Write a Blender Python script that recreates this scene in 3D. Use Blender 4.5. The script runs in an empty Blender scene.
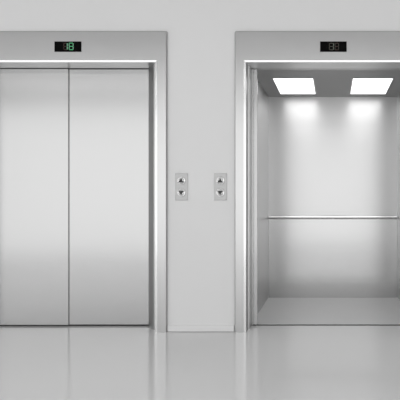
import bpy, bmesh, math
from mathutils import Vector
S = bpy.context.scene
COL = S.collection
PX = 1/122.0            # one photo pixel at the frame plane, metres
D = 5.0                 # camera distance to the frame plane
EYE = 132.5*PX          # camera height
CX = -265*PX            # centre of the closed lift (open lift is centred on x = 0)
WY = 0.030              # wall face

# ------------------------------------------------------------------ materials
def srgb(v):
    v /= 255.0
    return v/12.92 if v <= 0.04045 else ((v+0.055)/1.055)**2.4

def base(name):
    m = bpy.data.materials.new(name); m.use_nodes = True
    nt = m.node_tree
    return m, nt, nt.nodes['Principled BSDF']

def brushed(name, col, rough, metal=1.0, aniso=0.0, rot=0.0, streak=(1, 1, 60), amt=0.06, rvar=0.05):
    """brushed steel: stretched noise varies tone and roughness a little"""
    m, nt, p = base(name)
    tc = nt.nodes.new('ShaderNodeTexCoord'); mp = nt.nodes.new('ShaderNodeMapping')
    mp.inputs['Scale'].default_value = streak
    no = nt.nodes.new('ShaderNodeTexNoise'); no.inputs['Scale'].default_value = 4; no.inputs['Detail'].default_value = 4
    nt.links.new(tc.outputs['Object'], mp.inputs[0]); nt.links.new(mp.outputs[0], no.inputs['Vector'])
    r = nt.nodes.new('ShaderNodeMapRange')
    r.inputs['To Min'].default_value = 1-amt; r.inputs['To Max'].default_value = 1+amt
    nt.links.new(no.outputs['Fac'], r.inputs['Value'])
    mul = nt.nodes.new('ShaderNodeVectorMath'); mul.operation = 'SCALE'
    mul.inputs[0].default_value = col; nt.links.new(r.outputs[0], mul.inputs['Scale'])
    nt.links.new(mul.outputs[0], p.inputs['Base Color'])
    r2 = nt.nodes.new('ShaderNodeMapRange')
    r2.inputs['To Min'].default_value = rough-rvar; r2.inputs['To Max'].default_value = rough+rvar
    nt.links.new(no.outputs['Fac'], r2.inputs['Value']); nt.links.new(r2.outputs[0], p.inputs['Roughness'])
    p.inputs['Metallic'].default_value = metal
    if aniso:
        tg = nt.nodes.new('ShaderNodeTangent'); tg.direction_type = 'UV_MAP'; tg.uv_map = 'UVMap'
        nt.links.new(tg.outputs[0], p.inputs['Tangent'])
        p.inputs['Anisotropic'].default_value = aniso
        p.inputs['Anisotropic Rotation'].default_value = rot
    return m

def plain(name, col, rough=0.5, metal=0.0, amt=0.02, scale=6):
    m, nt, p = base(name)
    tc = nt.nodes.new('ShaderNodeTexCoord')
    no = nt.nodes.new('ShaderNodeTexNoise'); no.inputs['Scale'].default_value = scale
    nt.links.new(tc.outputs['Object'], no.inputs['Vector'])
    r = nt.nodes.new('ShaderNodeMapRange')
    r.inputs['To Min'].default_value = 1-amt; r.inputs['To Max'].default_value = 1+amt
    nt.links.new(no.outputs['Fac'], r.inputs['Value'])
    mul = nt.nodes.new('ShaderNodeVectorMath'); mul.operation = 'SCALE'
    mul.inputs[0].default_value = col; nt.links.new(r.outputs[0], mul.inputs['Scale'])
    nt.links.new(mul.outputs[0], p.inputs['Base Color'])
    p.inputs['Roughness'].default_value = rough; p.inputs['Metallic'].default_value = metal
    return m

def emit(name, col, strength):
    m, nt, p = base(name)
    p.inputs['Base Color'].default_value = (*[c*0.2 for c in col], 1)
    p.inputs['Emission Color'].default_value = (*col, 1); p.inputs['Emission Strength'].default_value = strength
    return m

g = lambda v: (v, v, v)
M = dict(
    wall=plain('painted_wall', g(0.82), 0.6, 0, 0.012, 2),
    hall=plain('hall_paint', g(0.80), 0.6),
    ceil=plain('ceiling_paint', g(0.80), 0.7),
    floor=plain('polished_floor', g(0.76), 0.12, 0, 0.015, 1.2),
    frame=brushed('frame_steel', g(0.54), 0.30, 1.0, 0.5, 0.0, (1, 1, 1), 0.02),
    bead=brushed('polished_steel', g(0.74), 0.16, 1.0, amt=0.01, rvar=0.02),
    door=brushed('door_steel', g(0.485), 0.21, 1.0, 0.6, 0.0, (60, 60, 0.6), 0.012, 0.02),
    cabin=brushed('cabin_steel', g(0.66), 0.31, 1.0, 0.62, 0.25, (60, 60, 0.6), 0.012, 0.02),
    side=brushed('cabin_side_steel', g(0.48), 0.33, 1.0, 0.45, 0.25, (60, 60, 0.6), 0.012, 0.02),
    cabfloor=plain('cabin_floor_vinyl', g(0.84), 0.35),
    cabceil=plain('cabin_ceiling_paint', g(0.45), 0.45, 0.3),
    shaft=plain('shaft_concrete', g(0.2), 0.9),
    gap=plain('black_rubber_track', g(0.012), 0.9),
    dark=plain('dark_metal', g(0.05), 0.6, 0.5),
    sill=brushed('sill_aluminium', g(0.5), 0.35, 1.0),
    chrome=plain('chrome', g(0.92), 0.12, 1.0),
    plate=brushed('call_plate_steel', g(0.40), 0.38, 1.0, streak=(1, 1, 30)),
    rail=brushed('rail_steel', g(0.92), 0.22, 1.0, amt=0.01),
    lower=brushed('lower_shade_steel', g(0.53), 0.2, 1.0, 0.6, 0.0, (60, 60, 0.6), 0.012, 0.02),  # darkened to carry the shading of the lower back wall
    kick=brushed('kickplate_steel', g(0.52), 0.22, 1.0, 0.6, 0.0, (60, 60, 0.6), 0.012),
    edge_shade=plain('edge_shade_grey', g(0.5), 0.7),  # grey stands in for the shadow line round the surrounds
    arrow=plain('arrow_enamel', g(0.035), 0.45),
    screen=plain('display_glass', g(0.002), 0.5),
    lamp=emit('lamp_diffuser', (1, 1, 1), 2.5),
    green=emit('digit_green', (0.10, 0.62, 0.24), 0.6),
    greenp=emit('digit_pale_green', (0.26, 0.60, 0.38), 0.62),
    dimred=emit('digit_unlit_brown', (0.12, 0.05, 0.03), 0.14),
    dimgrey=emit('digit_unlit_grey', (0.12, 0.12, 0.09), 0.2),
    dimgrey2=emit('digit_faint_grey', (0.22, 0.24, 0.20), 0.4),
)

# ------------------------------------------------------------------ mesh helpers
def box(bm, x0, x1, y0, y1, z0, z1):
    vs = [bm.verts.new(p) for p in ((x0,y0,z0),(x1,y0,z0),(x1,y1,z0),(x0,y1,z0),(x0,y0,z1),(x1,y0,z1),(x1,y1,z1),(x0,y1,z1))]
    for f in ((0,3,2,1),(4,5,6,7),(0,1,5,4),(1,2,6,5),(2,3,7,6),(3,0,4,7)):
        bm.faces.new([vs[i] for i in f])

def lathe(bm, prof, c, axis='y', n=40):
    """prof: (radius, offset along axis); first/last radius 0 closes the shape"""
    rings = []
    for r, h in prof:
        ring = []
        for k in range(1 if r == 0 else n):
            a = 2*math.pi*k/n
            u, v = r*math.cos(a), r*math.sin(a)
            p = (u, h, v) if axis == 'y' else ((h, u, v) if axis == 'x' else (u, v, h))
            ring.append(bm.verts.new(Vector(c)+Vector(p)))
        rings.append(ring)
    for a, b in zip(rings, rings[1:]):
        for k in range(n):
            k2 = (k+1) % n
            if len(a) == 1: bm.faces.new((a[0], b[k], b[k2]))
            elif len(b) == 1: bm.faces.new((a[k], a[k2], b[0]))
            else: bm.faces.new((a[k], a[k2], b[k2], b[k]))
    bmesh.ops.recalc_face_normals(bm, faces=bm.faces)

def prism(bm, pts, y0, y1):
    """outline in x,z extruded along y"""
    a = [bm.verts.new((x, y0, z)) for x, z in pts]; b = [bm.verts.new((x, y1, z)) for x, z in pts]
    bm.faces.new(a); bm.faces.new(b[::-1])
    for i in range(len(pts)):
        j = (i+1) % len(pts); bm.faces.new((a[i], b[i], b[j], a[j]))
    bmesh.ops.recalc_face_normals(bm, faces=bm.faces)

def sweep(bm, prof, W, H, closed=True, nc=5, left=0.0, lmax=1e9):
    """door-surround sweep. prof: (u_side, u_top, y, corner_radius) from the outer edge inwards;
    runs up the left jamb, along the header and down the right jamb, mitred"""
    st = []
    for side in (-1, 1):
        ks = range(nc+1) if side < 0 else range(nc, -1, -1)
        leg = []; We = W+left if side < 0 else W
        cap = (lambda u: min(u, lmax)) if side < 0 else (lambda u: u)
        for k in ks:
            a = math.pi/2*k/nc
            row = []
            for us, ut, y, r in prof:
                row.append((side*(We-cap(us)-r+r*math.cos(a)), y, H-ut-r+r*math.sin(a)))
            leg.append(row)
        foot = [(side*(We-cap(us)), y, 0.0) for us, ut, y, r in prof]
        st += ([foot]+leg) if side < 0 else (leg+[foot])
    rows = [[bm.verts.new(p) for p in row] for row in st]
    n = len(prof)
    for a, b in zip(rows, rows[1:]):
        for i in range(n if closed else n-1):
            j = (i+1) % n
            bm.faces.new((a[i], a[j], b[j], b[i]))
    if closed:
        bm.faces.new(rows[0]); bm.faces.new(rows[-1][::-1])
    bmesh.ops.remove_doubles(bm, verts=bm.verts, dist=1e-6)
    bmesh.ops.dissolve_degenerate(bm, edges=bm.edges, dist=1e-6)
    bmesh.ops.recalc_face_normals(bm, faces=bm.faces)

def obj(name, bm, mat, parent=None, bevel=0, smooth=False, mats=None):
    uv = bm.loops.layers.uv.new('UVMap')
    for f in bm.faces:
        n = f.normal if f.normal.length > 0 else Vector((0, 0, 1))
        f.normal_update(); n = f.normal
        for l in f.loops:
            c = l.vert.co
            if abs(n.z) > 0.7: l[uv].uv = (c.x, c.y)
            elif abs(n.x) > 0.7: l[uv].uv = (c.y, c.z)
            else: l[uv].uv = (c.x, c.z)
        if smooth: f.smooth = True
    me = bpy.data.meshes.new(name); bm.to_mesh(me); bm.free()
    for m in (mats or [mat]): me.materials.append(m)
    o = bpy.data.objects.new(name, me); COL.objects.link(o)
    if parent: o.parent = parent
    if bevel:
        b = o.modifiers.new('bevel', 'BEVEL'); b.width = bevel; b.segments = 3; b.limit_method = 'ANGLE'
        b.harden_normals = False
    return o

def boxes(name, lst, mat, parent=None, bevel=0):
    bm = bmesh.new()
    for b in lst: box(bm, *b)
    return obj(name, bm, mat, parent, bevel)

def empty(name, loc, label, cat, group=None):
    o = bpy.data.objects.new(name, None); COL.objects.link(o)
    o.empty_display_size = 0.1
    o.location = loc; o['label'] = label; o['category'] = cat
    if group: o['group'] = group
    return o

def struct(o):
    o['kind'] = 'structure'; return o

# ------------------------------------------------------------------ the hall
W = 98*PX                       # half width of a surround
H = EYE + 169*PX                # top of a surround
RD = 0.22                       # depth of the surround
WL = 12*PX                       # the closed lift's opening is this much wider on its far side
x_l, x_r, y_f, z_c = -8.0, 4.2, -5.3, 3.05
y_s = 2.1                       # far side of the lift shaft
wx0, wx1, wz1 = -7.4, 3.6, 2.85  # opening added behind the camera for light and door reflections
ow, oh = W-0.02, H-0.02         # opening in the wall hidden behind the surround
struct(boxes('wall_back', [
    (x_l, CX-ow-WL, WY, RD, 0, z_c), (CX+ow, -ow, WY, RD, 0, z_c), (ow, x_r, WY, RD, 0, z_c),
    (CX-ow-WL, CX+ow, WY, RD, oh, z_c), (-ow, ow, WY, RD, oh, z_c)], M['wall']))
struct(boxes('wall_left', [(x_l-0.1, x_l, y_f, y_s, 0, z_c)], M['hall']))
struct(boxes('wall_right', [(x_r, x_r+0.1, y_f, y_s, 0, z_c)], M['hall']))
struct(boxes('wall_shaft', [(x_l-0.1, x_r+0.1, y_s, y_s+0.1, -0.1, z_c)], M['shaft']))
struct(boxes('wall_front', [(x_l-0.1, wx0, y_f-0.1, y_f, 0, z_c), (wx1, x_r+0.1, y_f-0.1, y_f, 0, z_c),
                            (wx0, wx1, y_f-0.1, y_f, wz1, z_c)], M['hall']))
added_win = struct(boxes('added_window_1', [(wx0, wx0+0.04, y_f-0.08, y_f-0.02, 0, wz1), (wx1-0.04, wx1, y_f-0.08, y_f-0.02, 0, wz1),
                                (wx0, wx1, y_f-0.08, y_f-0.02, wz1-0.04, wz1), (wx0, wx1, y_f-0.08, y_f-0.02, 0, 0.03)], M['sill']))  # border of the added, unseen opening that holds the fill light
struct(boxes('ceiling', [(x_l-0.1, x_r+0.1, y_f-0.1, y_s, z_c, z_c+0.1)], M['ceil']))
struct(boxes('floor', [(x_l-0.1, x_r+0.1, y_f-0.6, 0.275, -0.1, 0)], M['floor']))
struct(boxes('baseboard_back', [(CX+W+0.01, -W-0.01, WY-0.018, WY, 0.005, 0.054)], M['wall'], bevel=0.002))

# ------------------------------------------------------------------ surround, display
def surround(root, splay, ledge, left=0.0):
    e = 0.4*PX
    def pr(us, ut, y, r=0.0): return (us*PX, ut*PX, y, r)
    R0 = 0.016
    sf, tf = 8.7, 29.0          # where the flat face ends
    si, ti = 11.0, 31.2         # inner edge of the bright bead
    prof = [pr(0, 0, WY-0.002, R0), pr(0, 0, 0.005, R0), pr(0.15, 0.15, 0.0015, R0), pr(0.6, 0.6, 0, R0),
            pr(sf, tf, 0), pr(sf, tf, 0.004), pr(si-0.3, ti-0.3, 0.004)]
    if ledge:
        prof += [pr(si, ti, 0.012), pr(si+2.2, ti, 0.10), pr(si+5.0, ti, 0.105), pr(si+splay, ti, 0.205), pr(si+splay, ti, RD+0.01)]
    else:
        prof += [pr(si, ti, 0.012), pr(si, ti, 0.11), pr(si+1.6, ti, 0.115), pr(si+1.6, ti, RD+0.01)]
    prof += [pr(3.0, 3.0, RD+0.01), (0.021, 0.021, RD-0.01, 0), (0.021, 0.021, WY-0.002, 0)]
    bm = bmesh.new(); sweep(bm, prof, W, H, left=left, lmax=(si+1.6)*PX if ledge else 1e9)
    o = obj('door_frame', bm, M['frame'], root)
    bm = bmesh.new(); pts = []
    pts = [pr(sf, tf, -0.0012), pr(sf+0.25, tf+0.25, -0.0015), pr(si-0.15, ti-0.15, 0.0012), pr(si, ti, 0.0025),
           pr(si, ti, 0.011), pr(sf+0.3, tf+0.3, 0.006)]
    sweep(bm, pts, W, H, left=left)
    bd = obj('frame_bead', bm, M['bead'], root); bd['label'] = 'bright polished inner edge'
    bm = bmesh.new()
    sweep(bm, [pr(-1.0, -1.0, WY-0.001, R0), pr(-0.9, -0.9, WY-0.003, R0), pr(0.05, 0.05, WY-0.005, R0), pr(0.05, 0.05, WY-0.001, R0)], W, H, left=left)
    obj('edge_shade_strip', bm, M['edge_shade'], root)  # strip added to draw the shadow line between frame and wall
    return o

M['gap'].node_tree.nodes['Principled BSDF'].inputs['Specular IOR Level'].default_value = 0.0
M['floor'].node_tree.nodes['Principled BSDF'].inputs['IOR'].default_value = 1.45
M['screen'].node_tree.nodes['Principled BSDF'].inputs['Specular IOR Level'].default_value = 0.05
def digit(root, x, z, w, h, colours, label=None):
    """seven-segment numeral; colours maps segment letter -> material"""
    t = 0.62*PX; y0, y1 = -0.0078, -0.0062
    mats, bm = [], bmesh.new()
    def bar(x0, x1, z0, z1, m):
        if m not in mats: mats.append(m)
        i = mats.index(m); n0 = len(bm.faces)
        if x1-x0 > z1-z0:
            c = (z0+z1)/2; q = (z1-z0)/2
            pts = [(x0, c), (x0+q, z0), (x1-q, z0), (x1, c), (x1-q, z1), (x0+q, z1)]
        else:
            c = (x0+x1)/2; q = (x1-x0)/2
            pts = [(c, z0), (x1, z0+q), (x1, z1-q), (c, z1), (x0, z1-q), (x0, z0+q)]
        prism(bm, pts, y0, y1)
        bm.faces.ensure_lookup_table()
        for f in list(bm.faces)[n0:]: f.material_index = i
    gq = 0.12*PX
    L, Rr, T, B, Cz = x-w/2, x+w/2, z+h/2, z-h/2, z
    segs = dict(a=(L+gq, Rr-gq, T-t/2, T+t/2), g=(L+gq, Rr-gq, Cz-t/2, Cz+t/2), d=(L+gq, Rr-gq, B-t/2, B+t/2),
                f=(L-t/2, L+t/2, Cz+gq, T-gq), b=(Rr-t/2, Rr+t/2, Cz+gq, T-gq),
                e=(L-t/2, L+t/2, B+gq, Cz-gq), c=(Rr-t/2, Rr+t/2, B+gq, Cz-gq))
    for k, s in segs.items(): bar(*s, colours[k])
    o = obj('digit', bm, None, root, mats=mats)
    if label: o['label'] = label
    return o

def display(root, dx, c1, c2, l1, l2):
    z = EYE + (200-46.7)*PX
    scr = boxes('display_screen', [(dx-13.3*PX, dx+13.3*PX, -0.006, 0.0015, z-5.1*PX, z+5.1*PX)], M['screen'], root, 0.001)
    scr['label'] = 'small black floor display in the header'
    return z, scr

# closed lift
shut = empty('elevator_entrance', (CX, 0, 0),
             'elevator entrance on the left, its two steel doors closed, green number lit above', 'elevator')
surround(shut, 14.0, True, WL)
z, scr = display(shut, 0, 0, 0, 0, 0)
G, GP, DR = M['green'], M['greenp'], M['dimred']
digit(scr, -2.1*PX, z+0.1*PX, 3.4*PX, 6.6*PX, dict(a=DR, b=GP, c=GP, d=DR, e=DR, f=DR, g=DR), 'numeral 1 lit green')
digit(scr, 3.5*PX, z+0.1*PX, 4.0*PX, 6.6*PX, dict(a=G, b=GP, c=GP, d=G, e=GP, f=GP, g=G), 'numeral 8 lit green')
top = EYE + 137.5*PX
bm = bmesh.new(); box(bm, -0.86, -12.3*PX, 0.236, 0.250, 0.012, top)
d1 = obj('door_panel', bm, M['door'], shut, 0.003)
bm = bmesh.new(); box(bm, -19*PX, 0.74, 0.252, 0.276, 0.012, top)
d2 = obj('door_panel', bm, M['door'], shut, 0.003)
boxes('header_track', [(-0.86, 0.76, 0.2325, 0.31, top+0.006, top+0.08)], M['dark'], shut)
boxes('door_sill', [(-0.86, 0.76, 0.277, 0.40, -0.1, -0.006)], M['gap'], shut)

# open lift
opn = empty('elevator_entrance', (0, 0, 0),
            'elevator entrance on the right, its doors slid open, unlit number display above', 'elevator')
surround(opn, 0, False)
z, scr = display(opn, 0.4*PX, 0, 0, 0, 0)
A, B2 = M['dimgrey'], M['dimgrey2']
digit(scr, -1.6*PX, z, 4.1*PX, 6.6*PX, dict(a=A, b=B2, c=B2, d=A, e=A, f=A, g=A), 'faint grey unlit numeral')
digit(scr, 3.8*PX, z, 3.6*PX, 6.6*PX, dict(a=DR, b=A, c=A, d=DR, e=A, f=A, g=DR), 'fainter unlit numeral')
boxes('door_panel', [(-1.22, -83.7*PX, 0.236, 0.250, 0.012, top)], M['door'], opn, 0.003)
boxes('door_panel', [(-1.22, -79.6*PX, 0.252, 0.276, 0.012, top)], M['door'], opn, 0.003)
boxes('door_panel', [(83.7*PX, 1.22, 0.236, 0.250, 0.012, top)], M['door'], opn, 0.003)
boxes('door_panel', [(79.6*PX, 1.22, 0.252, 0.276, 0.012, top)], M['door'], opn, 0.003)
boxes('header_track', [(-0.76, 0.76, 0.232, 0.31, top+0.004, top+0.08)], M['sill'], opn)
boxes('door_sill', [(-0.76, 0.76, 0.277, 0.339, -0.1, -0.004)], M['gap'], opn)

# cabin behind the open doors
cw, c0, c1, ch, th = 87.6*PX, 0.34, 0.3587*D, EYE+140*PX, 0.025
cab = empty('elevator_cabin', (0, 0, 0),
            'empty steel elevator cabin seen through the open doors on the right', 'elevator cabin')
boxes('cabin_floor', [(-cw, cw, c0, c1, -0.05, 0)], M['cabfloor'], cab)
boxes('cabin_ceiling', [(-cw, cw, c0, c1, ch, ch+th)], M['cabceil'], cab)
boxes('back_panel', [(-cw, cw, c1, c1+th, -0.05, ch+th)], M['cabin'], cab)
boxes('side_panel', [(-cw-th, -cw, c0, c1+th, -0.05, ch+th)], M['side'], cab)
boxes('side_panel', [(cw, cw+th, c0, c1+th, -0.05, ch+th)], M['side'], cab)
for s in (-1, 1):
    xa, xb = sorted((s*23.2*PX, s*68.5*PX))
    f = boxes('ceiling_light', [(xa-0.012, xb+0.012, 0.728, 1.562, ch-0.006, ch)], M['sill'], cab, 0.001)
    boxes('diffuser', [(xa, xb, 0.74, 1.55, ch-0.009, ch-0.005)], M['lamp'], f)
boxes('lower_shade_panel', [(-cw+0.001, cw-0.001, c1-0.004, c1, 0.0, EYE-26*PX)], M['lower'], cab, 0.001)  # added sheet; darker colour stands in for the reflection fall-off below the rail
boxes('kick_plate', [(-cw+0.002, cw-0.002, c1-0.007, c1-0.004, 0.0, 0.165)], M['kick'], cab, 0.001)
rz, ry = EYE - 23.7*PX, c1-0.06
bm = bmesh.new(); L = cw-0.012           # flat-faced rail with rounded lower edge
sec = [(-0.0175, 0.004), (-0.0190, 0.0), (-0.0180, -0.004), (-0.010, -0.0125), (0.0, -0.0155), (0.008, -0.012), (0.010, 0.0), (0.009, 0.016), (0.004, 0.0195), (-0.013, 0.0195), (-0.0165, 0.0175)]
ra = [bm.verts.new((-L, ry+y, rz+z)) for y, z in sec]; rb = [bm.verts.new((L, ry+y, rz+z)) for y, z in sec]
bm.faces.new(ra); bm.faces.new(rb[::-1])
for i in range(len(sec)):
    j = (i+1) % len(sec); bm.faces.new((ra[i], rb[i], rb[j], ra[j]))
bmesh.ops.recalc_face_normals(bm, faces=bm.faces)
rail = obj('handrail', bm, M['rail'], cab)
for x in (-0.5, 0, 0.5):
    bm = bmesh.new()
    lathe(bm, [(0, 0), (0.008, 0), (0.008, 0.05), (0, 0.05)], (x, ry+0.009, rz-0.012), 'y', 16)
    obj('rail_bracket', bm, M['chrome'], rail, smooth=False)

# call panels
def call_panel(px, label):
    k = (D+WY)/(D)
    x = (px-333)*PX*k; z = EYE + (200-186.8)*PX*k
    t = empty('call_panel', (x, WY, z-0.11), label, 'elevator button panel', 'call button panels between the elevators')
    hw, hh = 6.3*PX, 13.6*PX
    boxes('back_plate', [(-hw, hw, -0.006, 0.0, 0.11-hh, 0.11+hh)], M['plate'], t, 0.0015)
    for up, dz in ((1, 6.0*PX), (-1, -6.0*PX)):
        zc = 0.11 + dz + 0.1*PX
        bm = bmesh.new(); R = 4.0*PX
        lathe(bm, [(0, -0.006), (R, -0.006), (R, -0.011), (R*0.94, -0.0135), (R*0.86, -0.0135), (R*0.82, -0.010),
                   (R*0.78, -0.0105), (R*0.6, -0.0165), (R*0.4, -0.0198), (R*0.2, -0.0212), (0, -0.0216)], (0, 0, zc), 'y', 40)
        b = obj('button', bm, M['chrome'], t, smooth=True)
        bm = bmesh.new(); q = R*0.70
        pts = [(-q, zc-up*q*0.62), (q, zc-up*q*0.62), (0, zc+up*q*0.85)]
        prism(bm, pts, -0.0228, -0.014)
        a = obj('arrow', bm, M['arrow'], b, 0.0006)
        b['label'] = 'round chrome button with %s arrow' % ('an up' if up > 0 else 'a down')
    return t
call_panel(181.7, 'steel call panel with two round arrow buttons, beside the closed doors')
call_panel(220.6, 'steel call panel with two round arrow buttons, beside the open doors')

# ------------------------------------------------------------------ light
def area(name, loc, sx, sy, power, rot=(0, 0, 0)):
    l = bpy.data.lights.new(name, 'AREA'); l.shape = 'RECTANGLE'; l.size = sx; l.size_y = sy; l.energy = power
    o = bpy.data.objects.new(name, l); COL.objects.link(o); o.location = loc; o.rotation_euler = rot
    return o
AREA = (wx1-wx0-0.1)*(wz1-0.08)
area('front_fill', ((wx0+wx1)/2, y_f-0.06, wz1/2), wx1-wx0-0.1, wz1-0.08, 1.33*math.pi*AREA, (math.pi/2, 0, 0))  # added light filling the opening; brightens the wall and the door reflections
area('ceiling_fill', (-3.9, -4.6, z_c-0.02), 3.6, 0.5, 13)  # unseen fill lights added to brighten the door tops and near floor
area('ceiling_fill', (0.6, -4.6, z_c-0.02), 3.6, 0.5, 13)

w = bpy.data.worlds.new('world'); S.world = w; w.use_nodes = True
w.node_tree.nodes['Background'].inputs[0].default_value = (0.8, 0.8, 0.8, 1)
w.node_tree.nodes['Background'].inputs[1].default_value = 0.3

# ------------------------------------------------------------------ camera
cd = bpy.data.cameras.new('camera'); cam = bpy.data.objects.new('camera', cd); COL.objects.link(cam)
cam.location = (0, -D, EYE); cam.rotation_euler = (math.pi/2, 0, 0)
cd.sensor_width = 36; cd.lens = 36*610/400.0
cd.shift_x = -133/400.0
S.camera = cam

S.view_settings.view_transform = 'Standard'; S.view_settings.look = 'None'
S.view_settings.gamma = 1; S.view_settings.use_curve_mapping = False
S.view_settings.exposure = 0.0
S.cycles.use_denoising = True
S.cycles.max_bounces = 16; S.cycles.diffuse_bounces = 8; S.cycles.glossy_bounces = 8
S.cycles.sample_clamp_indirect = 4
